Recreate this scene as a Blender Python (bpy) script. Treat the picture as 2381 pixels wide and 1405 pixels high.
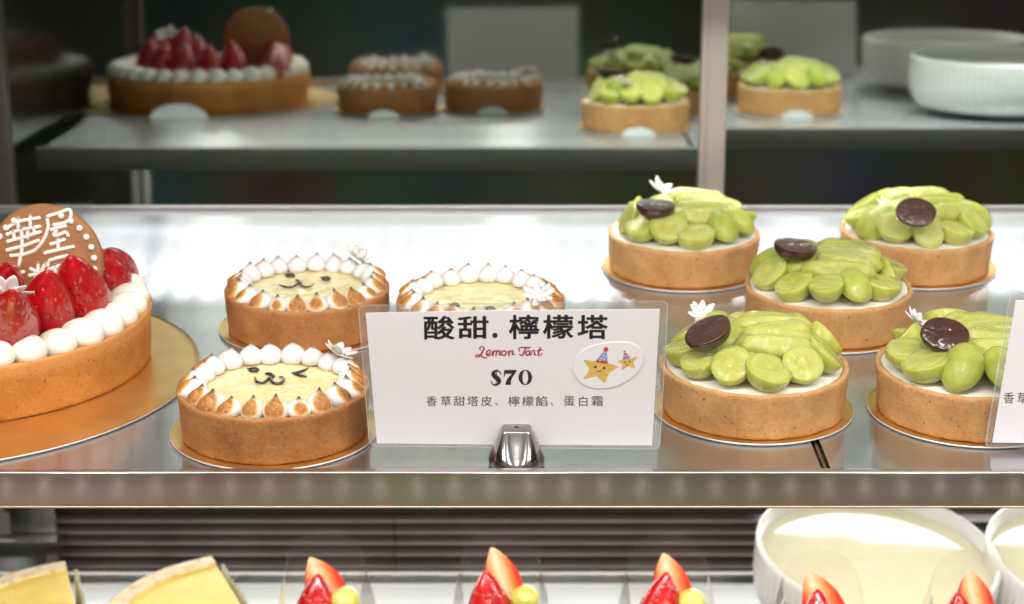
import bpy, math, random
import numpy as np
from mathutils import Vector, Matrix, noise as mnoise

S = 0.01                      # everything below is written in centimetres
R = math.radians
random.seed(7)
scene = bpy.context.scene
col = scene.collection
for o in list(bpy.data.objects):
    bpy.data.objects.remove(o)

# ------------------------------------------------------------------ camera, world, lamps, exposure
FPX, PITCH, CAMH = 4379.0, R(18.36), 29.8
cam_d = bpy.data.cameras.new('camera')
cam = bpy.data.objects.new('camera', cam_d)
col.objects.link(cam)
cam.location = (0, 0, CAMH * S)
cam.rotation_euler = (R(90) - PITCH, 0, 0)
cam_d.sensor_width = 36
cam_d.lens = 36 * FPX / 2381
cam_d.clip_start, cam_d.clip_end = 0.01, 60
cam_d.dof.use_dof = True
cam_d.dof.focus_distance = 0.765
cam_d.dof.aperture_fstop = 13.0
scene.camera = cam

w = bpy.data.worlds.new('World')
scene.world = w
w.use_nodes = True
nt = w.node_tree
nt.nodes.clear()
wo = nt.nodes.new('ShaderNodeOutputWorld')
bg = nt.nodes.new('ShaderNodeBackground')
nt.links.new(bg.outputs[0], wo.inputs[0])
tc = nt.nodes.new('ShaderNodeTexCoord')
sx = nt.nodes.new('ShaderNodeSeparateXYZ')
nt.links.new(tc.outputs['Generated'], sx.inputs[0])
mr = nt.nodes.new('ShaderNodeMapRange')
mr.inputs[1].default_value, mr.inputs[2].default_value = -1, 1
nt.links.new(sx.outputs['Z'], mr.inputs[0])
cr = nt.nodes.new('ShaderNodeValToRGB')
els = cr.color_ramp.elements
els[0].position, els[0].color = 0.0, (0.10, 0.085, 0.07, 1)
els[1].position, els[1].color = 1.0, (0.40, 0.39, 0.38, 1)
for p_, c_ in ((0.33, (0.34, 0.255, 0.195, 1)), (0.41, (0.035, 0.036, 0.03, 1)), (0.50, (0.012, 0.017, 0.013, 1)),
               (0.60, (0.04, 0.042, 0.04, 1)), (0.68, (0.34, 0.33, 0.335, 1)), (0.80, (0.50, 0.48, 0.48, 1))):
    e_ = els.new(p_)
    e_.color = c_
nt.links.new(mr.outputs[0], cr.inputs[0])
nz = nt.nodes.new('ShaderNodeTexNoise')
nz.inputs['Scale'].default_value = 5.0
nz.inputs['Detail'].default_value = 2.0
nt.links.new(tc.outputs['Generated'], nz.inputs['Vector'])
mr2 = nt.nodes.new('ShaderNodeMapRange')
mr2.inputs[1].default_value, mr2.inputs[2].default_value = 0.35, 0.65
mr2.inputs[3].default_value, mr2.inputs[4].default_value = 0.5, 1.5
nt.links.new(nz.outputs[0], mr2.inputs[0])
nz2 = nt.nodes.new('ShaderNodeTexNoise')
nz2.inputs['Scale'].default_value = 9.0
nz2.inputs['Detail'].default_value = 3.0
nt.links.new(tc.outputs['Generated'], nz2.inputs['Vector'])
vm = nt.nodes.new('ShaderNodeVectorMath')
vm.operation = 'MULTIPLY_ADD'
vm.inputs[1].default_value = (3.2, 3.6, 3.2)
vm.inputs[2].default_value = (-.6, -.75, -.65)
nt.links.new(nz2.outputs['Color'], vm.inputs[0])
mxc = nt.nodes.new('ShaderNodeMix')
mxc.data_type = 'RGBA'
mxc.blend_type = 'MULTIPLY'
mxc.inputs[0].default_value = .8
nt.links.new(cr.outputs[0], mxc.inputs[6])
nt.links.new(vm.outputs[0], mxc.inputs[7])
nt.links.new(mxc.outputs[2], bg.inputs[0])
nt.links.new(mr2.outputs[0], bg.inputs[1])


def lamp(name, kind, loc, energy, color=(1, 1, 1), target=None, sx_=1, sy_=1, spread=180, soft=.003):
    d = bpy.data.lights.new(name, kind)
    d.energy = energy
    d.color = color
    if kind == 'AREA':
        d.shape = 'RECTANGLE'
        d.size, d.size_y = sx_ * S, sy_ * S
        d.spread = R(spread)
    else:
        d.shadow_soft_size = soft
    o = bpy.data.objects.new(name, d)
    o.location = Vector(loc) * S
    if target is not None:
        v = (Vector(target) - Vector(loc)).normalized()
        y = Vector((1, 0, 0)).cross(v) * -1
        # local -Z looks along v, local X stays along world X
        z = -v
        x = Vector((1, 0, 0))
        y = z.cross(x).normalized()
        o.rotation_euler = Matrix((x, y, z)).transposed().to_euler()
    col.objects.link(o)
    return o


WARM, COOL = (1.0, 0.93, 0.88), (0.93, 0.97, 1.0)
lamp('room_ceiling_lamp', 'AREA', (10, 0, 150), 2.0, (1.0, 0.92, 0.88), (0, 80, 0), 140, 20)
for i in range(7):
    lamp('shop_downlight', 'POINT', (-150 + i * 50, -75 + 10 * (i % 2), 66), 6.0, (1.0, 0.93, 0.895), soft=.045)
lamp('case_front_lamp', 'AREA', (6, 50, 38), 2.9, (1.0, 0.94, 0.90), (6, 80, 0), 110, 3.0, 160)
lamp('under_shelf_back_lamp', 'AREA', (12, 108.2, -15.4), 1.0, (1.0, 0.97, 0.92), (12, 80, -16.4), 130, 6.4, 150)
lamp('under_shelf_front_lamp', 'AREA', (12, 79, -1.6), 2.3, (1.0, 0.96, 0.90), (12, 84, -22), 150, 1.2, 160)
for i in range(62):
    lamp('lower_front_led', 'POINT', (-51 + i * 1.67, 57.2, -4.4), 0.0008, (1.0, 0.95, 0.93), soft=.0022)
for i in range(46):
    o_ = lamp('back_led', 'SPOT', (-28 + i * 1.7, 108, 19), 0.34, (0.98, 0.99, 1.0), (-28 + i * 1.7, 107.2, 0), soft=.003)
    o_.data.spot_size, o_.data.spot_blend = R(87), .25

scene.view_settings.view_transform = 'Standard'
scene.view_settings.look = 'None'
scene.view_settings.exposure = 0.15
scene.view_settings.gamma = 1.0
scene.view_settings.use_curve_mapping = False
cy = scene.cycles
cy.use_denoising = True
try:
    cy.denoiser = 'OPENIMAGEDENOISE'
except Exception:
    pass
cy.max_bounces = 10
cy.diffuse_bounces = 4
cy.glossy_bounces = 6
cy.transmission_bounces = 8
cy.transparent_max_bounces = 12
cy.caustics_reflective = True
cy.blur_glossy = 0.6
cy.caustics_refractive = False
cy.sample_clamp_indirect = 4.0


# ------------------------------------------------------------------ helpers
def at(u, v, z):
    """photo pixel -> point (cm) on the horizontal plane z"""
    a, b = (u - 1190.5) / FPX, (702.5 - v) / FPX
    d = np.array([a, math.cos(PITCH) + b * math.sin(PITCH), -math.sin(PITCH) + b * math.cos(PITCH)])
    return np.array([0, 0, CAMH]) + d * ((z - CAMH) / d[2])


def nse(x, y, z=0.0):
    return mnoise.noise(Vector((x, y, z)))


class N:
    """tiny node builder"""
    def __init__(self, name):
        self.m = bpy.data.materials.new(name)
        self.m.use_nodes = True
        self.t = self.m.node_tree
        self.t.nodes.clear()
        self.out = self.t.nodes.new('ShaderNodeOutputMaterial')

    def n(self, typ, inputs=None, **kw):
        x = self.t.nodes.new('ShaderNode' + typ)
        for k, v in kw.items():
            setattr(x, k, v)
        for k, v in (inputs or {}).items():
            s = x.inputs[k]
            if hasattr(v, 'is_output') or isinstance(v, bpy.types.NodeSocket):
                self.t.links.new(v, s)
            else:
                if isinstance(v, tuple) and len(v) == 3 and s.type == 'RGBA':
                    v = (*v, 1)
                s.default_value = v
        return x

    def coord(self, scale=100.0, kind='Object', vec=None):
        t = self.n('TexCoord')
        mp = self.n('Mapping', {'Vector': t.outputs[kind]})
        mp.inputs['Scale'].default_value = vec or (scale, scale, scale)
        return mp.outputs[0]

    def noise(self, vec, scale, detail=3.0, rough=.55):
        return self.n('TexNoise', {'Vector': vec, 'Scale': scale, 'Detail': detail, 'Roughness': rough}).outputs[0]

    def ramp(self, fac, stops, interp='LINEAR'):
        x = self.n('ValToRGB', {'Fac': fac})
        x.color_ramp.interpolation = interp
        e = x.color_ramp.elements
        while len(e) > 1:
            e.remove(e[0])
        for i, (p, c) in enumerate(stops):
            if i == 0:
                el = e[0]
                el.position = p
            else:
                el = e.new(p)
            el.color = (*c, 1) if len(c) == 3 else c
        return x.outputs[0]

    def rng(self, v, a, b, c=0.0, d=1.0, smooth=False):
        x = self.n('MapRange', {0: v, 1: a, 2: b, 3: c, 4: d})
        if smooth:
            x.interpolation_type = 'SMOOTHSTEP'
        return x.outputs[0]

    def math(self, op, a, b=0.0):
        return self.n('Math', {0: a, 1: b}, operation=op).outputs[0]

    def mix(self, f, a, b, blend='MIX'):
        x = self.n('Mix', data_type='RGBA', blend_type=blend)
        for s, v in ((x.inputs[0], f), (x.inputs[6], a), (x.inputs[7], b)):
            if isinstance(v, bpy.types.NodeSocket):
                self.t.links.new(v, s)
            else:
                s.default_value = (*v, 1) if isinstance(v, tuple) and len(v) == 3 else v
        return x.outputs[2]

    def bump(self, h, strength=.3, dist=.001, normal=None):
        i = {'Height': h, 'Strength': strength, 'Distance': dist}
        if normal is not None:
            i['Normal'] = normal
        return self.n('Bump', i).outputs[0]

    def bsdf(self, **kw):
        names = dict(base='Base Color', rough='Roughness', metal='Metallic', normal='Normal', sss='Subsurface Weight',
                     sssr='Subsurface Radius', ssss='Subsurface Scale', coat='Coat Weight', coatr='Coat Roughness',
                     trans='Transmission Weight', ior='IOR', spec='Specular IOR Level', aniso='Anisotropic',
                     tangent='Tangent', coatn='Coat Normal', alpha='Alpha', emit='Emission Color', emits='Emission Strength')
        return self.n('BsdfPrincipled', {names[k]: v for k, v in kw.items()}).outputs[0]

    def done(self, sh):
        self.t.links.new(sh, self.out.inputs[0])
        return self.m


def simple(name, base, rough=.5, **kw):
    m = N(name)
    c = m.coord(100)
    f = m.noise(c, kw.pop('vs', 1.5), 3)
    v = kw.pop('var', .12)
    lo, hi = tuple(max(0, x * (1 - v)) for x in base), tuple(min(1, x * (1 + v)) for x in base)
    bcol = m.ramp(f, [(.3, lo), (.7, hi)])
    bs = kw.pop('bs', 0)
    if bs:
        kw['normal'] = m.bump(m.noise(c, kw.pop('bsc', 12), 3), bs, kw.pop('bd', .0004))
    return m.done(m.bsdf(base=bcol, rough=rough, **kw))


def mesh(name, verts, faces, mat, parent=None, smooth=True, loc=(0, 0, 0), rot=None, scale=None):
    me = bpy.data.meshes.new(name)
    me.from_pydata([tuple(float(c) * S for c in v) for v in verts], [], [tuple(int(i) for i in f) for f in faces])
    for m in (mat if isinstance(mat, (list, tuple)) else [mat]):
        me.materials.append(m)
    if smooth:
        me.polygons.foreach_set('use_smooth', [True] * len(me.polygons))
    me.update()
    o = bpy.data.objects.new(name, me)
    place(o, parent, loc, rot, scale)
    col.objects.link(o)
    return o


def place(o, parent=None, loc=(0, 0, 0), rot=None, scale=None):
    o.parent = parent
    o.location = Vector([float(c) for c in loc]) * S
    if rot is not None:
        o.rotation_euler = rot
    if scale is not None:
        o.scale = scale
    return o


def inst(src, name, parent, loc, rot=None, scale=None):
    o = src.copy()
    o.name = name
    col.objects.link(o)
    return place(o, parent, loc, rot, scale)


def proto_mesh(name, verts, faces, mat):
    """mesh data only, shared later by several objects"""
    o = mesh(name, verts, faces, mat)
    me = o.data
    bpy.data.objects.remove(o)
    return me


def add(me, name, parent, loc=(0, 0, 0), rot=None, scale=None):
    o = bpy.data.objects.new(name, me)
    col.objects.link(o)
    return place(o, parent, loc, rot, scale)


def thing(name, label, cat, loc=(0, 0, 0), rz=0, group=None):
    o = bpy.data.objects.new(name, None)
    o.empty_display_size = .01
    col.objects.link(o)
    o.location = Vector([float(c) for c in loc]) * S
    o.rotation_euler = (0, 0, rz)
    return tag(o, label, cat, group)


def tag(o, label, cat, group=None, kind=None):
    if label:
        o['label'] = label
    if cat:
        o['category'] = cat
    if group:
        o['group'] = group
    if kind:
        o['kind'] = kind
    return o


class MB:
    def __init__(self):
        self.v, self.f = [], []

    def add(self, v, f):
        k = len(self.v)
        self.v += [tuple(x) for x in v]
        self.f += [tuple(i + k for i in q) for q in f]
        return self

    def box(self, x0, x1, y0, y1, z0, z1, b=0.0):
        if b <= 0:
            v = [(x, y, z) for z in (z0, z1) for y in (y0, y1) for x in (x0, x1)]
            f = [(0, 2, 3, 1), (4, 5, 7, 6), (0, 1, 5, 4), (2, 6, 7, 3), (0, 4, 6, 2), (1, 3, 7, 5)]
            return self.add(v, f)
        # profile in (y,z) with rounded corners, extruded along x
        pts = []
        for cy_, cz_, a0 in ((y1 - b, z1 - b, 0), (y0 + b, z1 - b, 90), (y0 + b, z0 + b, 180), (y1 - b, z0 + b, 270)):
            for k in range(5):
                a = R(a0 + k * 22.5)
                pts.append((cy_ + b * math.cos(a), cz_ + b * math.sin(a)))
        n = len(pts)
        v = [(x0, *p) for p in pts] + [(x1, *p) for p in pts]
        f = [(i, (i + 1) % n, n + (i + 1) % n, n + i) for i in range(n)]
        v += v[:]          # end caps on vertices of their own, so the long faces keep straight normals
        f += [tuple(range(2 * n, 3 * n))[::-1], tuple(range(3 * n, 4 * n))]
        return self.add(v, f)

    def tall(self, x0, x1, y0, y1, z0, z1, b=.08):
        k = len(self.v)
        self.box(z0, z1, y0, y1, x0, x1, b)
        for i in range(k, len(self.v)):
            x, y, z = self.v[i]
            self.v[i] = (z, y, x)
        self.f = [q[::-1] if min(q) >= k else q for q in self.f]
        return self

    def build(self, name, mat, parent=None, smooth=False, loc=(0, 0, 0), rot=None):
        return mesh(name, self.v, self.f, mat, parent, smooth, loc, rot)


def lathe(profile, n=96, fn=None, a0=0, a1=2 * math.pi):
    """profile [(r,z)..]; fn(a, r, z, k) -> (r, z)"""
    full = abs(a1 - a0 - 2 * math.pi) < 1e-6
    cols = n if full else n + 1
    v, f = [], []
    for k, (r, z) in enumerate(profile):
        for i in range(cols):
            a = a0 + (a1 - a0) * i / n
            rr, zz = fn(a, r, z, k) if fn else (r, z)
            v.append((rr * math.cos(a), rr * math.sin(a), zz))
    for k in range(len(profile) - 1):
        for i in range(n):
            j = (i + 1) % cols
            f.append((k * cols + i, k * cols + j, (k + 1) * cols + j, (k + 1) * cols + i))
    return v, f


def disc(rad, z, rings=24, n=96, fn=None):
    v, f = [(0, 0, z + (fn(0, 0) if fn else 0))], []
    for k in range(1, rings + 1):
        r = rad * k / rings
        for i in range(n):
            a = 2 * math.pi * i / n
            x, y = r * math.cos(a), r * math.sin(a)
            v.append((x, y, z + (fn(x, y) if fn else 0)))
    for i in range(n):
        f.append((0, 1 + i, 1 + (i + 1) % n))
    for k in range(rings - 1):
        for i in range(n):
            j = (i + 1) % n
            f.append((1 + k * n + i, 1 + (k + 1) * n + i, 1 + (k + 1) * n + j, 1 + k * n + j))
    return v, f


def sphere(nu=28, nv=18, fn=None):
    v, f = [], []
    for k in range(nv + 1):
        t = math.pi * k / nv
        for i in range(nu):
            a = 2 * math.pi * i / nu
            p = (math.sin(t) * math.cos(a), math.sin(t) * math.sin(a), math.cos(t))
            v.append(fn(*p) if fn else p)
    for k in range(nv):
        for i in range(nu):
            j = (i + 1) % nu
            f.append((k * nu + i, (k + 1) * nu + i, (k + 1) * nu + j, k * nu + j))
    return v, f


def spline(pts, per=8):
    """Catmull-Rom through points of any dimension"""
    P_ = [np.array(p, float) for p in pts]
    P_ = [2 * P_[0] - P_[1]] + P_ + [2 * P_[-1] - P_[-2]]
    o = []
    for i in range(1, len(P_) - 2):
        for k in range(per):
            t = k / per
            a, b, c, d = P_[i - 1:i + 3]
            o.append(.5 * (2 * b + (c - a) * t + (2 * a - 5 * b + 4 * c - d) * t * t + (3 * b - a - 3 * c + d) * t ** 3))
    o.append(P_[-2])
    return o


def ribbon(path):
    """flat stroke with round ends; path = [(x,y,width)]; returns 2D verts/faces"""
    p = [np.array(q, float) for q in path]
    v, f = [], []
    L, Rr = [], []
    for i, q in enumerate(p):
        d = p[min(i + 1, len(p) - 1)][:2] - p[max(i - 1, 0)][:2]
        d = d / (np.linalg.norm(d) + 1e-9)
        nrm = np.array([-d[1], d[0]])
        L.append(q[:2] + nrm * q[2] / 2)
        Rr.append(q[:2] - nrm * q[2] / 2)
    n = len(p)
    v = L + Rr
    f = [(i, i + 1, n + i + 1, n + i) for i in range(n - 1)]
    for end, s in ((0, -1), (n - 1, 1)):
        d = (p[1] - p[0])[:2] if end == 0 else (p[-1] - p[-2])[:2]
        d = s * d / (np.linalg.norm(d) + 1e-9)
        nrm = np.array([-d[1], d[0]])
        k = len(v)
        v.append(p[end][:2])
        m = 9
        for j in range(m):
            a = -math.pi / 2 + math.pi * j / (m - 1)
            v.append(p[end][:2] + (d * math.cos(a) + nrm * math.sin(a)) * p[end][2] / 2)
        f += [(k, k + 1 + j, k + 2 + j) for j in range(m - 1)]
    return v, f


def tube(path, n=8, flat=1.0):
    """round bead along 3D path [(x,y,z,r)] with closed ends"""
    p = [np.array(q, float) for q in path]
    v, f = [], []
    up = np.array([0, 0, 1.0])
    for i, q in enumerate(p):
        d = p[min(i + 1, len(p) - 1)][:3] - p[max(i - 1, 0)][:3]
        d = d / (np.linalg.norm(d) + 1e-9)
        s = np.cross(d, up)
        if np.linalg.norm(s) < 1e-4:
            s = np.array([1.0, 0, 0])
        s /= np.linalg.norm(s)
        t = np.cross(s, d)
        for k in range(n):
            a = 2 * math.pi * k / n
            v.append(q[:3] + q[3] * (math.cos(a) * s + flat * math.sin(a) * t))
    m = len(p)
    for i in range(m - 1):
        for k in range(n):
            j = (k + 1) % n
            f.append((i * n + k, i * n + j, (i + 1) * n + j, (i + 1) * n + k))
    for i, s in ((0, -1), (m - 1, 1)):
        d = (p[1] - p[0])[:3] if i == 0 else (p[-1] - p[-2])[:3]
        d = d / (np.linalg.norm(d) + 1e-9)
        c = len(v)
        v.append(p[i][:3] + s * d * p[i][3] * .7)
        for k in range(n):
            f.append((c, i * n + k, i * n + (k + 1) % n))
    return v, f


def glyphs(body, bold=0.0):
    """filled outline of one character; bold = width of a round bead laid along the outline (em)"""
    c = bpy.data.curves.new('lettering', 'FONT')
    c.body = body
    c.resolution_u = 4
    o = bpy.data.objects.new('lettering', c)
    col.objects.link(o)
    bpy.context.view_layer.update()
    dg = bpy.context.evaluated_depsgraph_get()
    me = bpy.data.meshes.new_from_object(o.evaluated_get(dg))
    v = [np.array(x.co[:2]) for x in me.vertices]
    f = [tuple(p.vertices) for p in me.polygons]
    bpy.data.objects.remove(o)
    bpy.data.meshes.remove(me)
    bpy.data.curves.remove(c)
    if bold:
        cnt = {}
        for q in f:
            for i in range(len(q)):
                e = tuple(sorted((q[i], q[(i + 1) % len(q)])))
                cnt[e] = cnt.get(e, 0) + 1
        for (i, j), k in cnt.items():
            if k == 1 and np.linalg.norm(v[i] - v[j]) > 1e-5:
                rv, rf = ribbon([(*v[i], bold), (*v[j], bold)])
                b0 = len(v)
                v += rv
                f += [tuple(a + b0 for a in q) for q in rf]
    return np.array(v), f


# ------------------------------------------------------------------ materials
def brushed(name, base, rough, tangent, stretch, bump_s=.12, aniso=.85, tint=None):
    m = N(name)
    c = m.coord(100, vec=stretch)
    f = m.noise(c, 1.0, 4, .7)
    r = m.rng(f, .3, .7, rough * .8, rough * 1.25)
    c2 = m.noise(m.coord(100), .13, 2)
    b = m.mix(m.rng(c2, .35, .65, 0, 1), tuple(x * .9 for x in base), base)
    tv = m.n('CombineXYZ', {0: float(tangent[0]), 1: float(tangent[1]), 2: float(tangent[2])}).outputs[0]
    nb = m.bump(f, bump_s, .0002)
    return m.done(m.bsdf(base=b, metal=1.0, rough=r, aniso=aniso, tangent=tv, normal=nb))


M = {}
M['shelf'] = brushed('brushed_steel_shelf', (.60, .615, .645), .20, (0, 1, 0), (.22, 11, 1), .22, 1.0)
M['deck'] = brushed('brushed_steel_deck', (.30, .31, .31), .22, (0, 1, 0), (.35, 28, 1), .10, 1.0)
M['lip'] = brushed('brushed_steel_edge', (.62, .545, .48), .21, (0, 0, 1), (.5, 1, 38), .14, .95)
M['steel'] = brushed('satin_steel', (.34, .335, .33), .25, (0, 0, 1), (3, 3, .6), .05, .3)
M['rail'] = simple('grey_metal_rail', (.22, .205, .20), .35, metal=.7, var=.05)
M['bead'] = simple('golden_glow_edge', (.56, .44, .31), .34, metal=1.0, var=.04)  # gold tint paints in the lamp light reflected along the lip's rolled edge
M['post'] = simple('pinkish_anodised_aluminium', (.255, .215, .185), .34, metal=.45, var=.06, vs=.2)
M['dark'] = simple('dark_painted_metal', (.045, .038, .036), .42, metal=.3)
M['side'] = simple('black_glass', (.008, .010, .009), .12)
M['groove'] = simple('dark_seam', (.02, .022, .02), .5)


def glass_mirror():
    m = N('dark_reflecting_glass')
    c = m.coord(100)
    dust = m.rng(m.noise(c, 9, 2), .74, .8, 0, 1)
    sm = m.rng(m.noise(c, .18, 4), .4, .75, .018, .075)
    rf = m.math('ADD', sm, m.math('MULTIPLY', dust, .3))
    return m.done(m.bsdf(base=(.50, .55, .50), metal=1.0, rough=rf))


M['mirror'] = glass_mirror()


def crust(name, lo, hi, speck=(.16, .06, .02)):
    m = N(name)
    c = m.coord(100)
    big = m.noise(c, .55, 4)
    fine = m.noise(c, 7, 5, .7)
    b = m.ramp(m.math('ADD', m.math('MULTIPLY', big, .55), m.math('MULTIPLY', fine, .45)), [(.34, lo), (.64, hi)])
    sp = m.rng(m.noise(c, 5.2, 2), .66, .73, 0, .8)
    b = m.mix(sp, b, speck)
    # pits
    vo = m.n('TexVoronoi', {'Vector': c, 'Scale': 3.1})
    pit = m.rng(vo.outputs['Distance'], .05, .13, 1, 0)
    pit = m.math('MULTIPLY', pit, m.rng(m.noise(c, .9, 1), .5, .62, 0, 1))
    b = m.mix(m.math('MULTIPLY', pit, .7), b, speck)
    top = m.rng(m.math('ADD', m.n('SeparateXYZ', {0: c}).outputs[2], m.math('MULTIPLY', fine, .5)), 2.0, 2.35, 0, .45)
    b = m.mix(top, b, tuple(min(1, x * 1.25 + .06) for x in hi))
    bake = m.rng(m.noise(c, .34, 3), .52, .70, 0, .35)
    b = m.mix(bake, b, tuple(x * .72 for x in lo))
    h = m.math('SUBTRACT', m.math('ADD', m.math('MULTIPLY', m.noise(c, 13, 4, .7), .7), m.math('MULTIPLY', m.noise(c, 3, 3), .6)), pit)
    return m.done(m.bsdf(base=b, rough=.7, spec=.18, normal=m.bump(h, .85, .0008), sss=.08, sssr=(.3, .12, .05), ssss=.004))


M['crust_lemon'] = crust('baked_crust_dark', (.27, .10, .028), (.48, .22, .075))
M['crust_grape'] = crust('baked_crust_golden', (.41, .195, .068), (.61, .345, .143))
M['crust_berry'] = crust('baked_crust_orange', (.42, .150, .030), (.62, .27, .07))


def gold():
    m = N('gold_card')
    c = m.coord(100)
    f = m.noise(c, .5, 3)
    st = m.noise(m.coord(100, vec=(.6, 6, 1)), 1, 3)
    b = m.ramp(f, [(.3, (.78, .50, .16)), (.7, (.88, .62, .26))])
    return m.done(m.bsdf(base=b, metal=.9, rough=m.rng(st, .3, .7, .24, .36), normal=m.bump(st, .12, .0005)))


M['gold'] = gold()
M['white_card'] = simple('white_card', (.72, .76, .74), .5, var=.04)
M['rim_card'] = simple('silver_card_edge', (.80, .77, .72), .35, metal=.4, var=.05)


def curd():
    m = N('glossy_lemon_curd')
    c = m.coord(100)
    f = m.noise(c, .8, 3)
    b = m.ramp(f, [(.3, (.83, .72, .35)), (.7, (.87, .77, .43))])
    h = m.math('ADD', m.noise(c, .9, 2), m.math('MULTIPLY', m.noise(c, 3.2, 2), .25))
    nb = m.bump(h, .28, .0012)
    return m.done(m.bsdf(base=b, rough=.16, sss=.35, sssr=(1, .8, .3), ssss=.004, coat=.6, coatr=.06, normal=nb, coatn=nb))


M['curd'] = curd()


def meringue():
    m = N('torched_meringue')
    c = m.coord(100)
    cz = m.n('Mapping', {'Vector': c, 'Scale': (1, 1, .62)}).outputs[0]
    d = m.n('VectorMath', {0: cz, 1: (.42, 0, .32)}, operation='DISTANCE').outputs['Value']
    sxx = m.n('SeparateXYZ', {0: c})
    inf = m.n('ObjectInfo')
    rnd = m.math('MULTIPLY', m.math('SUBTRACT', inf.outputs['Random'], .5), .22)
    ns = m.math('MULTIPLY', m.math('SUBTRACT', m.noise(c, 3.2, 4), .5), .16)
    dd = m.math('ADD', m.math('ADD', d, ns), rnd)
    t = m.math('MULTIPLY', m.rng(dd, .26, .50, 1, 0, True), m.rng(m.math('ADD', sxx.outputs[2], ns), .10, .34, 0, 1, True))
    blot = m.noise(c, 6.5, 3)
    t2 = m.math('MULTIPLY', t, m.rng(blot, .3, .7, .62, 1.1))
    b = m.ramp(t2, [(0, (.76, .73, .73)), (.16, (.86, .74, .54)), (.45, (.72, .43, .15)), (.8, (.46, .20, .05)), (1, (.30, .11, .025))])
    tip = m.math('MULTIPLY', m.rng(m.math('ADD', sxx.outputs[2], ns), .70, .92, 0, 1, True), m.rng(sxx.outputs[0], -.3, -.05, .55, 1))
    b = m.mix(tip, b, (.075, .028, .012))
    nb = m.bump(m.noise(c, 8, 3), m.math('MULTIPLY', t, .5), .0005)
    return m.done(m.bsdf(base=b, rough=.55, sss=.35, sssr=(1, .85, .75), ssss=.003, normal=nb))


M['meringue'] = meringue()
M['cream'] = simple('whipped_cream', (.92, .885, .78), .45, var=.03, sss=.4, sssr=(1, .85, .65), ssss=.003, bs=.2, bsc=4)
M['chocolate'] = simple('dark_chocolate', (.028, .020, .018), .28, coat=.4)
M['sugar'] = simple('white_sugar_petal', (.76, .73, .70), .5, var=.03, sss=.3, sssr=(1, .9, .8), ssss=.002)


def grape(name, lo, hi, sss=(.7, .9, .12), scale=.008, sub=.8, trans=.22, cut=None, bump=1.0):
    m = N(name)
    c = m.coord(100)
    inf = m.n('ObjectInfo')
    f = m.noise(c, 1.3, 3)
    st = m.noise(m.coord(100, vec=(1, 6, 6)), .8, 3)
    ff = m.math('ADD', m.math('MULTIPLY', f, .55), m.math('ADD', m.math('MULTIPLY', st, .3), m.math('MULTIPLY', inf.outputs['Random'], .15)))
    b = m.ramp(ff, [(.34, lo), (.64, hi)])
    if cut is not None:      # pale flesh, seed core and a thin skin line on the cut face
        sp = m.n('SeparateXYZ', {0: c})
        flat_ = m.n('CombineXYZ', {0: sp.outputs[0], 1: sp.outputs[1], 2: 0.0}).outputs[0]
        rad = m.n('VectorMath', {0: flat_}, operation='LENGTH').outputs['Value']
        rad = m.math('ADD', rad, m.math('MULTIPLY', m.math('SUBTRACT', m.noise(c, 2.6, 3), .5), .35))
        face = m.ramp(rad, [(.05, (.70, .62, .18)), (.28, (.54, .55, .10)), (.55, (.57, .60, .15)), (.74, (.66, .68, .25)), (.84, lo)])
        b = m.mix(m.math('MULTIPLY', m.rng(sp.outputs[2], cut, cut + .05, 0, 1), .75), b, face)
    h = m.math('ADD', m.noise(c, 1.1, 2), m.math('MULTIPLY', m.noise(c, 4.5, 2), .22))
    nb = m.bump(h, .5, .0016)
    cn = m.bump(m.math('ADD', m.noise(c, 1.4, 3), m.math('MULTIPLY', m.noise(c, 5, 2), .2)), bump, .0034)
    return m.done(m.bsdf(base=b, rough=.34, sss=sub, sssr=sss, ssss=scale, trans=trans, ior=1.34, coat=1.0, coatr=.05, normal=nb, coatn=cn, spec=.25))


M['grape'] = grape('glazed_green_grape', (.40, .45, .050), (.60, .62, .14), cut=.09)
M['grape_skin'] = grape('glazed_green_grape_skin', (.38, .44, .045), (.58, .61, .13))
M['grape_long'] = grape('glazed_green_grape_slice', (.43, .47, .07), (.64, .64, .19))
M['dark_grape_skin'] = grape('glazed_dark_grape_skin', (.030, .008, .009), (.06, .018, .016), (.6, .2, .15), .003, .3, .0, None, .3)
M['dark_grape_cut'] = grape('glazed_dark_grape_flesh', (.040, .012, .008), (.085, .030, .018), (.7, .3, .2), .003, .4, .0, None, .35)


def berry(name='glazed_strawberry', c1=(.34, .002, .006), c2=(.52, .009, .010), pale=(.72, .20, .07)):
    m = N(name)
    c = m.coord(100)
    vo = m.n('TexVoronoi', {'Vector': c, 'Scale': 3.3, 'Randomness': .55})
    d = vo.outputs['Distance']
    b = m.ramp(m.noise(c, .9, 3), [(.35, c1), (.68, c2)])
    sz = m.n('SeparateXYZ', {0: c}).outputs[2]
    b = m.mix(m.rng(sz, .5, -.15, 0, .3), b, pale)
    seed = m.rng(d, .10, .16, 1, 0)
    b = m.mix(m.math('MULTIPLY', seed, .75), b, (.62, .30, .05))
    dim = m.rng(d, .12, .42, 0, 1, True)
    h = m.math('ADD', dim, m.math('MULTIPLY', seed, .35))
    nb = m.bump(h, .65, .0012)
    cn = m.bump(m.math('ADD', m.math('MULTIPLY', dim, .55), m.math('MULTIPLY', m.noise(c, 2.4, 2), .7)), .6, .0011)
    return m.done(m.bsdf(base=b, rough=.3, sss=.25, sssr=(1, .12, .06), ssss=.003, spec=.2, coat=.8, coatr=.06, normal=nb, coatn=cn))


M['berry'] = berry()


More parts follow.
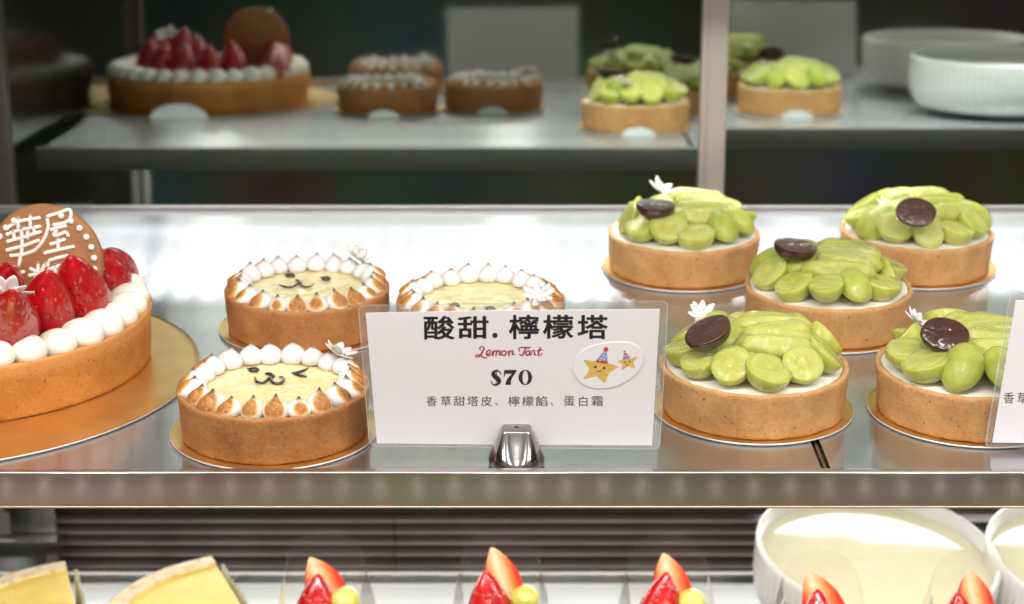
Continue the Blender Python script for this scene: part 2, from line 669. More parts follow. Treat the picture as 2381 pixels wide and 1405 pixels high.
def berry_cut():
    m = N('cut_strawberry_flesh')
    c = m.coord(100)
    sp = m.n('SeparateXYZ', {0: c})
    r = m.math('ABSOLUTE', sp.outputs[0])
    r = m.math('ADD', r, m.math('MULTIPLY', m.math('SUBTRACT', m.noise(c, 3, 3), .5), .3))
    b = m.ramp(r, [(.05, (.92, .66, .44)), (.3, (.90, .46, .22)), (.6, (.82, .20, .07)), (.85, (.66, .04, .02))])
    return m.done(m.bsdf(base=b, rough=.25, sss=.3, sssr=(1, .3, .1), ssss=.003, coat=1, coatr=.08, normal=m.bump(m.noise(c, 2.5, 2), .5, .002)))


M['berry_cut'] = berry_cut()
M['grape_whole'] = grape('yellow_green_grape', (.56, .54, .09), (.68, .64, .18), scale=.005, trans=.2)
M['cookie'] = simple('gingerbread_cookie', (.30, .125, .038), .6, var=.14, vs=1.0, bs=.25, bsc=14)
M['icing'] = simple('white_icing', (.86, .80, .74), .45, var=.02, sss=.2, sssr=(1, .9, .8), ssss=.001)
def paper():
    m = N('white_printed_paper')
    a = m.bsdf(base=(.84, .80, .83), rough=.5, spec=.3)
    t = m.n('BsdfTranslucent', {'Color': (.80, .79, .80)}).outputs[0]
    return m.done(m.n('MixShader', {0: .04, 1: a, 2: t}).outputs[0])


M['paper'] = paper()
M['sticker'] = simple('white_sticker_paper', (.84, .815, .84), .5, var=.01)
M['ink'] = simple('black_ink', (.024, .022, .028), .5, var=.05)
M['ink_red'] = simple('red_ink', (.42, .065, .06), .5, var=.05)
M['ink_brown'] = simple('brown_ink', (.145, .075, .068), .5, var=.05)
M['ink_yellow'] = simple('yellow_ink', (.72, .46, .11), .5, var=.10, vs=5)
M['ink_blue'] = simple('blue_ink', (.24, .33, .58), .5, var=.05)
M['ink_scarlet'] = simple('scarlet_ink', (.58, .045, .05), .5, var=.05)


def film(name, gloss=.10, tint=(1, 1, 1), haze=.05, rough=.08):
    m = N(name)
    tr = m.n('BsdfTransparent', {'Color': tint}).outputs[0]
    gl = m.n('BsdfGlossy', {'Color': (1, 1, 1), 'Roughness': rough}).outputs[0]
    df = m.n('BsdfDiffuse', {'Color': (.85, .85, .83)}).outputs[0]
    lw = m.n('LayerWeight', {'Blend': .25}).outputs['Fresnel']
    fac = m.math('ADD', m.math('MULTIPLY', lw, .5), gloss)
    a = m.n('MixShader', {0: fac, 1: tr, 2: gl}).outputs[0]
    b = m.n('MixShader', {0: haze, 1: a, 2: df}).outputs[0]
    return m.done(b)


M['laminate'] = film('clear_laminate', .03, (.97, .98, .98), .07, .10)
M['film_edge'] = film('laminate_cut_edge', .25, (.9, .92, .92), .45, .2)
M['wrap'] = film('clear_cake_film', .012, (.97, .96, .94), .014, .12)
M['bowl'] = simple('white_porcelain', (.80, .79, .77), .22, var=.02, coat=.5)
M['custard'] = simple('pale_custard', (.93, .87, .60), .10, var=.03, sss=.3, sssr=(1, .8, .4), ssss=.004, coat=1.0, coatr=.02, spec=.8)
M['sponge'] = simple('yellow_sponge', (.72, .50, .20), .8, var=.15, vs=4, bs=.5, bsc=10)
M['cheese'] = simple('glossy_yellow_cheesecake', (.93, .68, .13), .35, var=.06, vs=.8, sss=.3, sssr=(1, .7, .2), ssss=.004, bs=.1, bsc=3)


def cheese_rim():
    m = N('baked_cream_rim')
    c = m.coord(100)
    f = m.noise(c, 1.6, 4)
    b = m.ramp(f, [(.42, (.88, .76, .52)), (.56, (.82, .62, .34)), (.74, (.56, .31, .11))])
    return m.done(m.bsdf(base=b, rough=.55, normal=m.bump(m.noise(c, 7, 3), .35, .0006)))


M['cheese_rim'] = cheese_rim()
M['clip'] = brushed('polished_steel', (.36, .35, .345), .14, (0, 0, 1), (5, 5, 1), .03, .3)

# ------------------------------------------------------------------ the display case
XL, XR = -32.3, 78.0
SEAM = 12.45
sh = thing('display_shelf', 'brushed steel upper shelf with a bright front lip carrying the tarts', 'shelf', (0, 67.3, 0))
oy = -67.3
MB().box(XL, SEAM - .19, 67.75 + oy, 106.7 + oy, -.55, 0, .04).build('shelf_panel', M['shelf'], sh)
MB().box(SEAM + .19, XR, 67.75 + oy, 106.7 + oy, -.55, 0, .04).build('shelf_panel', M['shelf'], sh)
MB().box(SEAM - .187, SEAM + .187, 67.76 + oy, 106.69 + oy, -.56, -.22).build('seam_channel', M['groove'], sh)
MB().box(SEAM - .05, SEAM + .05, 67.77 + oy, 106.68 + oy, -.21, -.05).build('seam_strip', M['steel'], sh)
MB().box(XL, XR, 67.30 + oy, 67.74 + oy, -.93, .50, .06).build('front_lip', M['lip'], sh, True)
MB().box(XL, XR, 67.42 + oy, 69.0 + oy, -1.06, -.94, .05).build('underside_flange', M['lip'], sh, True)
MB().box(XL, XR, 67.27 + oy, 67.41 + oy, -1.03, -.935, .045).build('bottom_edge', M['bead'], sh, True)
MB().box(XL, XR, 106.71 + oy, 107.1 + oy, -1.25, .28, .05).build('back_rail', M['rail'], sh, True)
MB().box(XL + .1, XR - .1, 69.2 + oy, 106.5 + oy, -1.2, -.57).build('underside_tray', M['dark'], sh)

TILT = R(2.57)


def door(name, label, x0, x1, y0, stiles):
    d = thing(name, label, 'sliding door', (0, y0, 0), 0, 'sliding doors at the back of the case')
    d.rotation_euler = (-TILT, 0, 0)
    MB().box(x0, x1, 0, .5, -14, 46).build('glass_pane', M['mirror'], d)
    for a, b in stiles:
        MB().tall(a, b, -.55, -.003, -14, 46, .08).build('stile', M['post'] if a > 0 else M['dark'], d, True)
        MB().box(a + .38, a + .46, -.62, -.552, -14, 46).build('stile_ridge', M['post'], d)
    MB().box(x0, x1, -.5, .6, -15.5, -14.01, .1).build('bottom_rail', M['post'], d, True)
    return d


door('sliding_door', 'dark reflecting glass door on the left with a pinkish metal stile', -32.0, 13.0, 115.8, [(-33.0, -31.55), (11.75, 13.4)])
door('sliding_door', 'dark reflecting glass door set farther back on the right of the stile', 9.0, 80.0, 119.4, [])

sp = thing('side_panel', 'dark side wall of the case at the left edge with steel corner post', 'panel', (-33.5, 66, -30))
MB().box(-.3, 0, 0, 54, 0, 80).build('panel_sheet', M['side'], sp)
MB().tall(.01, .8, -1.2, -.2, 0, 80, .1).build('corner_post', M['steel'], sp, True)
MB().tall(2.2, 5.0, 41.2, 42.2, 1, 26.5, .1).build('inner_post', M['steel'], sp, True)
MB().box(1.0, 5.3, 40.0, 41.1, 8.0, 9.0, .1).build('post_foot', M['steel'], sp, True)
v_ = [(1.0, 40, 8.2), (4.6, 40, 8.2), (1.8, 27, 2), (-.2 + .3, 27, 2)]
mb = MB()
for dz in (0, -.4):
    mb.v += [(x, y, z + dz) for x, y, z in v_]
mb.f = [(0, 1, 2, 3), (7, 6, 5, 4), (0, 4, 5, 1), (1, 5, 6, 2), (2, 6, 7, 3), (3, 7, 4, 0)]
mb.build('gusset_plate', M['steel'], sp)

DECK = -22.3
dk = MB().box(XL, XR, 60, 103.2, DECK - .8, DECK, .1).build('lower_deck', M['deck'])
tag(dk, 'brushed steel lower deck under the cakes and bowls', 'shelf')
rl = MB().box(XL, XR, 103.25, 103.9, DECK - 1, DECK + .42, .08).build('deck_rail', M['steel'], None, True)
tag(rl, 'bright steel rail along the back of the lower deck', 'rail')

vg = thing('vent_grille', 'dark slatted cooling grille behind the lower deck', 'grille', (0, 110, -28))
MB().box(XL, XR, .6, 1.2, 0, 14).build('back_plate', M['dark'], vg)
mb = MB()
for k, z in enumerate((-24.6, -23.75, -22.95, -22.2, -21.4)):
    tilt = .28
    y0, zz = -.1, z + 28
    mb.box(XL + 1, -7.6, -.35, .55, zz - .11, zz + .13, .08)
    mb.box(-7.5, 16.9, -.35, .55, zz - .11, zz + .13, .08)
    mb.box(17.0, XR - 1, -.40, .55, zz - .08, zz + .16, .08)
mb.build('slats', simple('brown_metal_slat', (.30, .245, .24), .40, metal=.5, var=.25, vs=.15), vg, True)
MB().box(XL, 15.8, -.5, .58, 7.35, 9.5, .06).build('cover_strip', M['dark'], vg, True)

# ------------------------------------------------------------------ boards
def board(x, y, rad, label, tabw=1.2, rz=0.0):
    t = thing('cake_board', label, 'cake board', (x, y, 0), rz, 'gold cake boards under the tarts')
    v, f = lathe([(0.01, .03), (rad - .25, .03), (rad - .03, .05), (rad, .09), (rad, .115), (rad - .02, .13)], 128)
    mesh('card_edge', v, f, M['rim_card'], t)
    v, f = lathe([(rad - .02, .131), (rad - .06, .12), (rad - .16, .10), (rad - .3, .095), (.01, .095)], 128)
    mesh('gold_top', v, f, M['gold'], t)
    # the grip tab folded up at the back
    n = 24
    tv, tf = [], []
    for th_ in (0, .08):
        for i in range(n + 1):
            a = math.pi * i / n
            tv.append((tabw * math.cos(a), rad + .05 + th_ + .42 * tabw * .55 * math.sin(a) * .35, .03 + .6 * tabw * math.sin(a) * .9))
    m_ = n + 1
    tf.append(tuple(range(m_)))
    tf.append(tuple(range(m_, 2 * m_))[::-1])
    for i in range(m_):
        j = (i + 1) % m_
        tf.append((i, m_ + i, m_ + j, j))
    mesh('grip_tab', tv, tf, M['white_card'], t, False)
    return t


# ------------------------------------------------------------------ tart shells
def shell(parent, rt, rb, h, mat, seed, seam=None, depth=.45, wall=.26):
    prof = []
    for z, r in ((.02, rb - .35), (.0, rb - .12)):
        prof.append((r, z))
    nz_ = 16
    for k in range(nz_ + 1):
        q = k / nz_
        prof.append((rb + (rt - rb) * q, .04 + (h - .10) * q))
    prof += [(rt - .03, h - .02), (rt - .08, h), (rt - wall + .08, h), (rt - wall, h - .04), (rt - wall - .02, h - depth)]
    L = len(prof)

    def fn(a, r, z, k):
        x, y = math.cos(a) * 4, math.sin(a) * 4
        d = .055 * nse(x * .8, y * .8, z * .9 + seed) + .018 * nse(x * 4, y * 4, z * 4 + seed)
        if z < .25 and k > 1:
            d += (.25 - z) * .16 * (nse(x * 5, y * 5, seed) + .2)
        if k == 1 or k == 0:
            d += .03 * nse(x * 5, y * 5, seed)
        dz = 0
        if z > h - .12 and k < L - 1:
            dz = .055 * nse(x * 1.6, y * 1.6, seed + 5) + .012 * nse(x * 7, y * 7, seed)
        if z < .06:
            dz = .05 * max(0, nse(x * 4, y * 4, seed + 9))
        if seam is not None and 1 < k < L - 4:
            da = (a - seam + math.pi) % (2 * math.pi) - math.pi
            if 0 <= da < .5:
                d += .05 * (1 - da / .5)
        return r + d, z + dz
    v, f = lathe(prof, 200, fn)
    return mesh('crust', v, f, mat, parent)


# meringue kiss, +x looks outwards
def kiss_mesh():
    prof = [(.05, -.05), (.42, -.03), (.52, .09), (.55, .22), (.535, .35), (.47, .48), (.37, .59), (.255, .69), (.15, .78), (.08, .86), (.045, .93), (.008, .97)]
    pr = [tuple(q) for q in spline(prof, 3)]

    def fn(a, r, z, k):
        return max(r, .004), z
    v, f = lathe(pr, 28, fn)
    out = []
    for x, y, z in v:
        b = max(0, z - .5)
        out.append((x * (1.12 if x > 0 else 1.0) + .02 - .10 * b - .25 * b * b, y + .03 * b, z))
    return proto_mesh('meringue_kiss', out, f, M['meringue'])


KISS = kiss_mesh()


def petal_flower(npet=9, size=.62, lift=.5):
    v, f = [], []
    for k in range(npet):
        a = 2 * math.pi * k / npet + random.uniform(-.12, .12)
        L = size * random.uniform(.85, 1.15)
        el = lift + random.uniform(-.2, .25)
        n, m = 7, 6
        base = len(v)
        for i in range(n):
            q = i / (n - 1)
            wdt = .19 * L / .62 * math.sin(math.pi * min(1, .12 + q * .84)) ** .7
            r = .06 + L * q
            for j in range(m):
                t = 2 * math.pi * j / m
                lx = r * math.cos(el)
                lz = r * math.sin(el) + .03 * math.sin(t) + .06 * q * q
                ly = wdt * math.cos(t)
                v.append((lx * math.cos(a) - ly * math.sin(a), lx * math.sin(a) + ly * math.cos(a), lz))
        for i in range(n - 1):
            for j in range(m):
                jj = (j + 1) % m
                f.append((base + i * m + j, base + i * m + jj, base + (i + 1) * m + jj, base + (i + 1) * m + j))
        f.append(tuple(base + (n - 1) * m + j for j in range(m)))
    k = len(v)
    sv, sf = sphere(12, 8, lambda x, y, z: (x * .13, y * .13, z * .08 + .03))
    v += sv
    f += [tuple(i + k for i in q) for q in sf]
    return v, f


def flower(parent, p, tiltx=-.5, tilty=0.0, size=.62, lift=.5):
    v, f = petal_flower(9, size, lift)
    return mesh('sugar_flower', v, f, M['sugar'], parent, True, p, (tiltx, tilty, random.random() * 3))


def rel(u, v, z, o):
    p = at(u, v, z)
    return (p[0] - o[0], p[1] - o[1], z)


# ------------------------------------------------------------------ lemon tarts
def lemon_tart(x, y, label, seed, face, flower_px, kiss_n=22, rz=0.0):
    t = thing('lemon_tart', label, 'tart', (x, y, .10), 0, 'lemon tarts with meringue rings')
    o = (x, y)
    shell(t, 3.95, 3.83, 2.0, M['crust_lemon'], seed, seam=-.95 + seed * .3)
    cv, cf = disc(3.72, 1.83, 30, 110, lambda a, b: .05 * nse(a * .8, b * .8, seed) + .03 * nse(a * 2.2 + .6 * b, b * 2.2, seed + 3))
    mesh('lemon_curd', cv, cf, M['curd'], t)
    for k in range(kiss_n):
        a = 2 * math.pi * (k + rz) / kiss_n + random.uniform(-.02, .02)
        r = 3.22 + random.uniform(-.06, .06)
        s = random.uniform(.94, 1.08)
        add(KISS, 'meringue', t, (r * math.cos(a), r * math.sin(a), 1.86), (random.uniform(-.1, .1), random.uniform(-.05, .18), a + random.uniform(-.25, .25)),
            (s * 1.02, s * random.uniform(.86, 1.0), s * random.uniform(.76, .98)))
    Z = 1.98
    for kind, pts in face:
        if kind == 'eye':
            (u, v_) = pts
            c = rel(u, v_, Z + .1, o)
            ev, ef = sphere(18, 10, lambda a, b, d: (a * .24, b * .19, d * .12))
            k = len(ev)
            sv, sf = tube([(-.16, .05, .02, .06), (-.27, .10, .02, .03), (-.33, .16, .03, .012)], 8)
            mesh('eye', ev + list(sv), ef + [tuple(i + k for i in q) for q in sf], M['chocolate'], t, True, (c[0], c[1], 1.92))
        else:
            mbx = MB()
            for path in pts:
                q = [(*rel(u, v_, Z, o)[:2], 1.90, r_) for u, v_, r_ in path]
                q = [(a[0], a[1], a[2], a[3]) for a in spline(q, 6)]
                mbx.add(*tube(q, 10, .8))
            mbx.build(kind, M['chocolate'], t, True)
    if flower_px:
        u, v_ = flower_px
        p = rel(u, v_, 2.75, o)
        flower(t, (p[0], p[1], 2.62), .45, -.2, .72, .25)
    return t


def mouth(u, v, s):
    return ('mouth', [[(u - 34 * s, v - 3 * s, .04), (u - 30 * s, v + 7 * s, .07), (u - 14 * s, v + 9 * s, .07), (u, v - 2 * s, .07),
                       (u + 8 * s, v + 9 * s, .08), (u + 24 * s, v + 11 * s, .08), (u + 32 * s, v + 3 * s, .06), (u + 30 * s, v - 4 * s, .045), (u + 22 * s, v - 4 * s, .03)],
                      [(u - 10 * s, v - 12 * s, .05), (u, v - 11 * s, .10), (u + 8 * s, v - 6 * s, .08), (u + 2 * s, v, .07)]])


LT = [(-9.85, 72.7), (-9.81, 85.9), (-1.5, 84.0)]
board(*LT[0], 4.32, 'gold round board under the winking lemon tart, cut off by the shelf lip', 1.2)
lemon_tart(*LT[0], 'lemon tart with a winking chocolate face, nearest the shelf lip', 1.0,
           [('eye', (590, 857)), mouth(627, 882, 1.0),
            ('winking_eye', [[(716, 857, .03), (703, 864, .07), (680, 869, .05)], [(680, 868, .05), (697, 874, .08), (712, 877, .05)]])], (785, 822))
board(*LT[1], 4.3, 'gold round board under the lemon tart with two open eyes', 1.2)
lemon_tart(*LT[1], 'lemon tart with two open chocolate eyes, behind the winking one', 2.0,
           [('eye', (675, 638)), ('eye', (758, 645)), ('mouth', [[(650, 663, .04), (662, 668, .06), (680, 668, .06), (694, 660, .06), (708, 668, .06), (722, 667, .05), (730, 661, .03)],
                                                               [(688, 652, .05), (695, 655, .08), (700, 660, .07)]])], (830, 600), rz=.4)
board(*LT[2], 4.3, 'gold round board under the lemon tart hidden behind the price card', 1.2)
lemon_tart(*LT[2], 'lemon tart mostly hidden behind the lemon tart price card', 3.0,
           [('eye', (1057, 707)), ('eye', (1140, 715)), ('mouth', [[(1070, 735, .05), (1095, 738, .06), (1120, 735, .05)]])], (1252, 690), rz=.2)


# ------------------------------------------------------------------ grape tarts
def half_grape(rx, ry, rz_, cut, bulge=.16, seed=0):
    def fn(x, y, z):
        if z > cut:
            z = cut + (z - cut) * bulge
        d = 1 + .035 * nse(x * 1.5 + seed, y * 1.5, z * 1.5)
        return (x * rx * d, y * ry * d, z * rz_ * d)
    return sphere(36, 28, fn)


GH = [proto_mesh('half_grape', *half_grape(.94 + .05 * i, .86, .90, .1, .07, i * 3), M['grape']) for i in range(3)]
def wedge_grape(seed):
    """long quarter of a grape: two flat cut faces meeting in a ridge along x"""
    def fn(x, y, z):
        lim = .80 - .58 * abs(y) + .10 * nse(x * 1.6, seed, y)
        if z > lim:
            z = lim + (z - lim) * .22
        d = 1 + .03 * nse(x * 1.5 + seed, y * 1.5, z * 1.5)
        return x * 1.74 * d, y * .74 * d, z * .74 * d
    return sphere(44, 34, lambda x, y, z: fn(z, x, y))


GL = [proto_mesh('long_grape', *wedge_grape(11 + i * 3), M['grape_long']) for i in range(3)]
def petal_grape(seed):
    """half grape lying on its cut side, dome up, +x end points outwards"""
    def fn(x, y, z):
        if z < -.1:
            z = -.1 + (z + .1) * .15
        d = 1 + .045 * nse(x * 1.4 + seed, y * 1.4, z * 1.4)
        wx = 1.28 if x < 0 else 1.12
        return x * wx * d, y * .86 * d, z * .78 * d
    return sphere(36, 28, fn)


GP = [proto_mesh('petal_grape', *petal_grape(40 + 3 * i), M['grape_skin']) for i in range(3)]
GR = [proto_mesh('round_grape', *half_grape(.88, .82, .82, .7, .5, 21 + i * 3), M['grape']) for i in range(2)]


def dark_half():
    v, f = half_grape(1.02, .80, .74, .12, .10, 5)
    o = mesh('dark_grape', v, f, [M['dark_grape_skin'], M['dark_grape_cut']])
    me = o.data
    for p in me.polygons:
        if p.center.z > .12 * .74 * S * .8 and p.normal.z > .75:
            p.material_index = 1
    bpy.data.objects.remove(o)
    return me


DG = dark_half()


def grape_tart(x, y, label, seed, dark, flower_px, long_dir=0.1, ring=12, longs=True, rz=0.0):
    """dark = (u, v, z, rot)"""
    rnd = random.Random(int(seed * 100))
    t = thing('grape_tart', label, 'tart', (x, y, .10), 0, 'green grape tarts')
    o = (x, y)
    shell(t, 4.0, 3.86, 2.0, M['crust_grape'], seed, seam=-1.75 + (seed % 2) * .8)
    cv, cf = disc(3.78, 1.95, 26, 110, lambda a, b: .06 * nse(a, b, seed) + .10 * (1 - (a * a + b * b) / 14))
    mesh('cream_filling', cv, cf, M['cream'], t)
    for k in range(ring):
        a = 2 * math.pi * (k + rz) / ring + rnd.uniform(-.06, .06)
        s = rnd.uniform(.94, 1.08)
        q = rnd.random()
        if q < .18:      # lies on its cut side, round end over the rim
            r = 2.80 + rnd.uniform(-.12, .12)
            m4 = Matrix.Rotation(a + rnd.uniform(-.2, .2), 3, 'Z') @ Matrix.Rotation(rnd.uniform(.30, .62), 3, 'Y') @ Matrix.Rotation(rnd.uniform(-.3, .3), 3, 'X')
            add(rnd.choice(GP), 'green_grape', t, (r * math.cos(a), r * math.sin(a), 2.66 + rnd.uniform(-.05, .12)), m4.to_euler(), (s, s, s))
        else:            # cut face up, or turned outwards
            r = 3.06 + rnd.uniform(-.10, .08)
            tl = rnd.uniform(.05, .45) if q < .62 else rnd.uniform(.6, 1.15)
            m4 = Matrix.Rotation(a, 3, 'Z') @ Matrix.Rotation(tl, 3, 'Y') @ Matrix.Rotation(rnd.uniform(-.25, .25), 3, 'X') @ Matrix.Rotation(rnd.choice((0, 1.57)) + rnd.uniform(-.3, .3), 3, 'Z')
            add(rnd.choice(GH), 'green_grape', t, (r * math.cos(a), r * math.sin(a), 2.86 + rnd.uniform(-.10, .14)), m4.to_euler(), (s, s, s))
    # an inner ring closes the heap
    for k in range(6):
        a = 2 * math.pi * (k + .3) / 6 + rnd.uniform(-.1, .1)
        m4 = Matrix.Rotation(a, 3, 'Z') @ Matrix.Rotation(rnd.uniform(.05, .3), 3, 'Y')
        add(rnd.choice(GP), 'green_grape', t, (1.35 * math.cos(a), 1.35 * math.sin(a), 3.0), m4.to_euler(), (.95, 1.0, .9))
    # long slices laid side by side over the middle
    dirv = np.array([math.cos(long_dir), math.sin(long_dir)])
    nv = np.array([-dirv[1], dirv[0]])
    for k, off in enumerate((-1.65, -1.02, -.40, .22, .84, 1.45)):
        c = nv * off + dirv * (.70 + .2 * math.cos(off) + rnd.uniform(-.15, .15))
        zz = 3.42 - .10 * off * off + rnd.uniform(-.04, .06)
        m4 = Matrix.Rotation(long_dir + rnd.uniform(-.16, .16), 3, 'Z') @ Matrix.Rotation(rnd.uniform(-.04, .16), 3, 'Y') @ Matrix.Rotation(-.3 * off + rnd.uniform(-.4, .4), 3, 'X')
        add(rnd.choice(GL), 'grape_slice', t, (c[0], c[1], zz), m4.to_euler(), (rnd.uniform(.84, 1.06), rnd.uniform(.82, 1.0), rnd.uniform(.9, 1.05)))
    u, v_, z, rot = dark
    p = rel(u, v_, z, o)
    add(DG, 'dark_grape', t, (p[0], p[1], z), rot, (1, 1, 1))
    if flower_px:
        u, v_, z = flower_px
        p = rel(u, v_, z, o)
        flower(t, (p[0], p[1], z + .05), .55, .1, .66, .30)
    return t


GT = [(10.3, 75.3), (15.2, 86.2), (9.05, 95.4), (21.4, 95.8), (19.5, 75.0)]
board(*GT[0], 4.30, 'gold round board under the grape tart right of the lemon tart price card', 1.2)
grape_tart(*GT[0], 'green grape tart touching the right edge of the lemon tart price card', 1.3, (1646, 776, 4.0, (.25, -.45, .25)), (1630, 742, 3.3), .08, rz=.15)
board(*GT[1], 4.30, 'gold round board under the middle grape tart', 1.2)
grape_tart(*GT[1], 'green grape tart in the middle, between the front pair and the back pair', 2.6, (1850, 578, 4.1, (.12, .12, -.1)), None, -.35, rz=.5)
board(*GT[2], 4.30, 'gold round board under the grape tart in front of the metal stile', 1.2)
grape_tart(*GT[2], 'green grape tart standing at the back in front of the metal stile', 3.2, (1525, 483, 3.9, (.1, .05, .1)), (1535, 450, 3.4), .05, rz=.3)
board(*GT[3], 4.30, 'gold round board under the grape tart farthest back on the right', 1.2)
grape_tart(*GT[3], 'green grape tart at the back right, brown grape leaning towards the viewer', 4.7, (2130, 498, 4.0, (.85, .1, -.1)), (2062, 492, 3.2), .5, rz=.0)
board(*GT[4], 4.30, 'gold round board under the grape tart behind the second price card', 1.2)
grape_tart(*GT[4], 'green grape tart partly covered by the price card at the right edge', 5.9, (2197, 784, 3.85, (.72, .12, .0)), (2128, 755, 3.3), .12, rz=.35)


# ------------------------------------------------------------------ strawberry tart
def berry_verts(h=3.3, rmax=1.22, nu=44, nv=34, flat=None, seed=0):
    prof = [(0.01, 0), (.55, -.03), (.92, .18), (1.12, .55), (1.2, .95), (1.12, 1.5), (.90, 2.05), (.62, 2.6), (.34, 3.0), (.14, 3.24), (0.01, 3.32)]
    pr = spline(prof, 4)
    pr = [(max(.01, q[0] * rmax / 1.22), q[1] * h / 3.3) for q in pr]

    def fn(a, r, z, k):
        d = 1 + .06 * nse(math.cos(a) * 1.2 + seed, math.sin(a) * 1.2, z * .5)
        return r * d, z
    return lathe(pr, nu, fn)


BERRY = [proto_mesh('strawberry', *berry_verts(3.2 + .2 * i, 1.15 + .05 * i, seed=i * 4), M['berry']) for i in range(3)]


def cream_dot():
    prof = [(.02, 0), (.55, .0), (.72, .15), (.78, .36), (.74, .58), (.60, .78), (.40, .92), (.2, .99), (.01, 1.01)]
    v, f = lathe([tuple(q) for q in spline(prof, 3)], 28)
    v = [(x * 1.05 - (.35 * max(0, -x) ** 1.3 if x < 0 else 0) , y, z * (1 + .12 * x)) for x, y, z in v]
    return proto_mesh('cream_dot', v, f, M['cream'])


DOT = cream_dot()
SX, SY = -24.6, 80.8
bt = board(SX - .8, SY - 1.3, 11.2, 'big gold round board under the strawberry tart', 2.2)
st = thing('strawberry_tart', 'large strawberry tart with cream dots and an iced cookie plaque', 'tart', (SX, SY, .10))
shell(st, 8.15, 7.95, 2.5, M['crust_berry'], 8.0, None, .5, .35)
cv, cf = disc(7.8, 2.3, 30, 120, lambda a, b: .08 * nse(a, b, 4))
mesh('cream_filling', cv, cf, M['cream'], st)
nd = 33
for k in range(nd):
    a = 2 * math.pi * k / nd
    s = random.uniform(1.02, 1.14)
    add(DOT, 'cream_dot', st, (7.25 * math.cos(a), 7.25 * math.sin(a), 2.30), (0, 0, a + random.uniform(-.3, .3)), (s, s * .92, s))
rb = random.Random(5)
front = []
for (ub, vb), (ut, vt), bs in (((25, 800), (29, 683), 1.0), ((108, 775), (112, 626), 1.05), ((203, 742), (162, 600), 1.06), ((256, 690), (222, 585), 1.0),
                               ((280, 664), (252, 582), .85), ((10, 735), (18, 603), 1.05)):
    pb, pt = np.array(rel(ub, vb, 2.3, (SX, SY))), np.array(rel(ut, vt, 5.9 if ub < 230 else 5.0, (SX, SY)))
    ax = Vector(pt - pb)
    front.append(math.atan2(pb[1], pb[0]))
    s = ax.length / 3.6
    add(rb.choice(BERRY), 'strawberry', st, pb, (ax.to_track_quat('Z', 'Y').to_matrix() @ Matrix.Rotation(rb.random() * 6, 3, 'Z')).to_euler(), (bs, bs, s))
for rr, nn, zz, lean, off in ((5.0, 15, 2.3, -.22, .35), (3.0, 8, 2.7, -.25, .1), (.9, 3, 3.0, -.2, 0)):
    for k in range(nn):
        a = 2 * math.pi * (k + off) / nn + rb.uniform(-.08, .08)
        px, py = rr * math.cos(a), rr * math.sin(a)
        if rr > 4 and any(abs((a - q + math.pi) % (2 * math.pi) - math.pi) < .2 for q in front):
            continue
        if rr > 4 and py < .5 and px > -3.5:
            continue
        if rr < 4 and px > -.6 and py < 2.4:      # room for the plaque
            continue
        s = rb.uniform(.88, 1.05)
        m4 = Matrix.Rotation(a, 3, 'Z') @ Matrix.Rotation(lean + rb.uniform(-.12, .12), 3, 'Y') @ Matrix.Rotation(rb.random() * 6, 3, 'Z')
        add(rb.choice(BERRY), 'strawberry', st, (px, py, zz), m4.to_euler(), (s, s, s * rb.uniform(.95, 1.08)))
flower(st, rel(18, 690, 5.2, (SX, SY)), .6, 0, .95, .35)
flower(st, (-2.5, 4.2, 5.6), .3, .2, .95, .35)

# iced cookie plaque, leaning back among the strawberries (a part of the tart)
PC = np.array([*rel(106, 616, 5.0, (SX, SY))[:2], 5.0])
cookie_rot = Matrix.Rotation(R(-4), 3, 'Z') @ Matrix.Rotation(R(80), 3, 'X') @ Matrix.Rotation(R(7), 3, 'Z')
cr_ = 2.62
v, f = lathe([(.01, -.22), (cr_ - .12, -.22), (cr_, -.12), (cr_ + .02, 0), (cr_ - .05, .12), (cr_ - .16, .17), (.01, .19)], 96,
             lambda a, r, z, k: (r * (1 + .012 * nse(math.cos(a) * 2, math.sin(a) * 2)), z))
pl = mesh('cookie_plaque', v, f, M['cookie'], st, True, PC, cookie_rot.to_euler())
ic = MB()


def stroke(pts, r=.085, z=.20):
    q = spline([(*p, z, r) for p in pts], 5)
    ic.add(*tube([tuple(a) for a in q], 8, .8))


def cpx(x, y):
    """cookie lettering was measured in a 5.62x enlargement of the photo; turned into plaque centimetres"""
    return ((x - 660) / 5.62 / 49.0, -(y - 760) / 5.62 / 44.5)


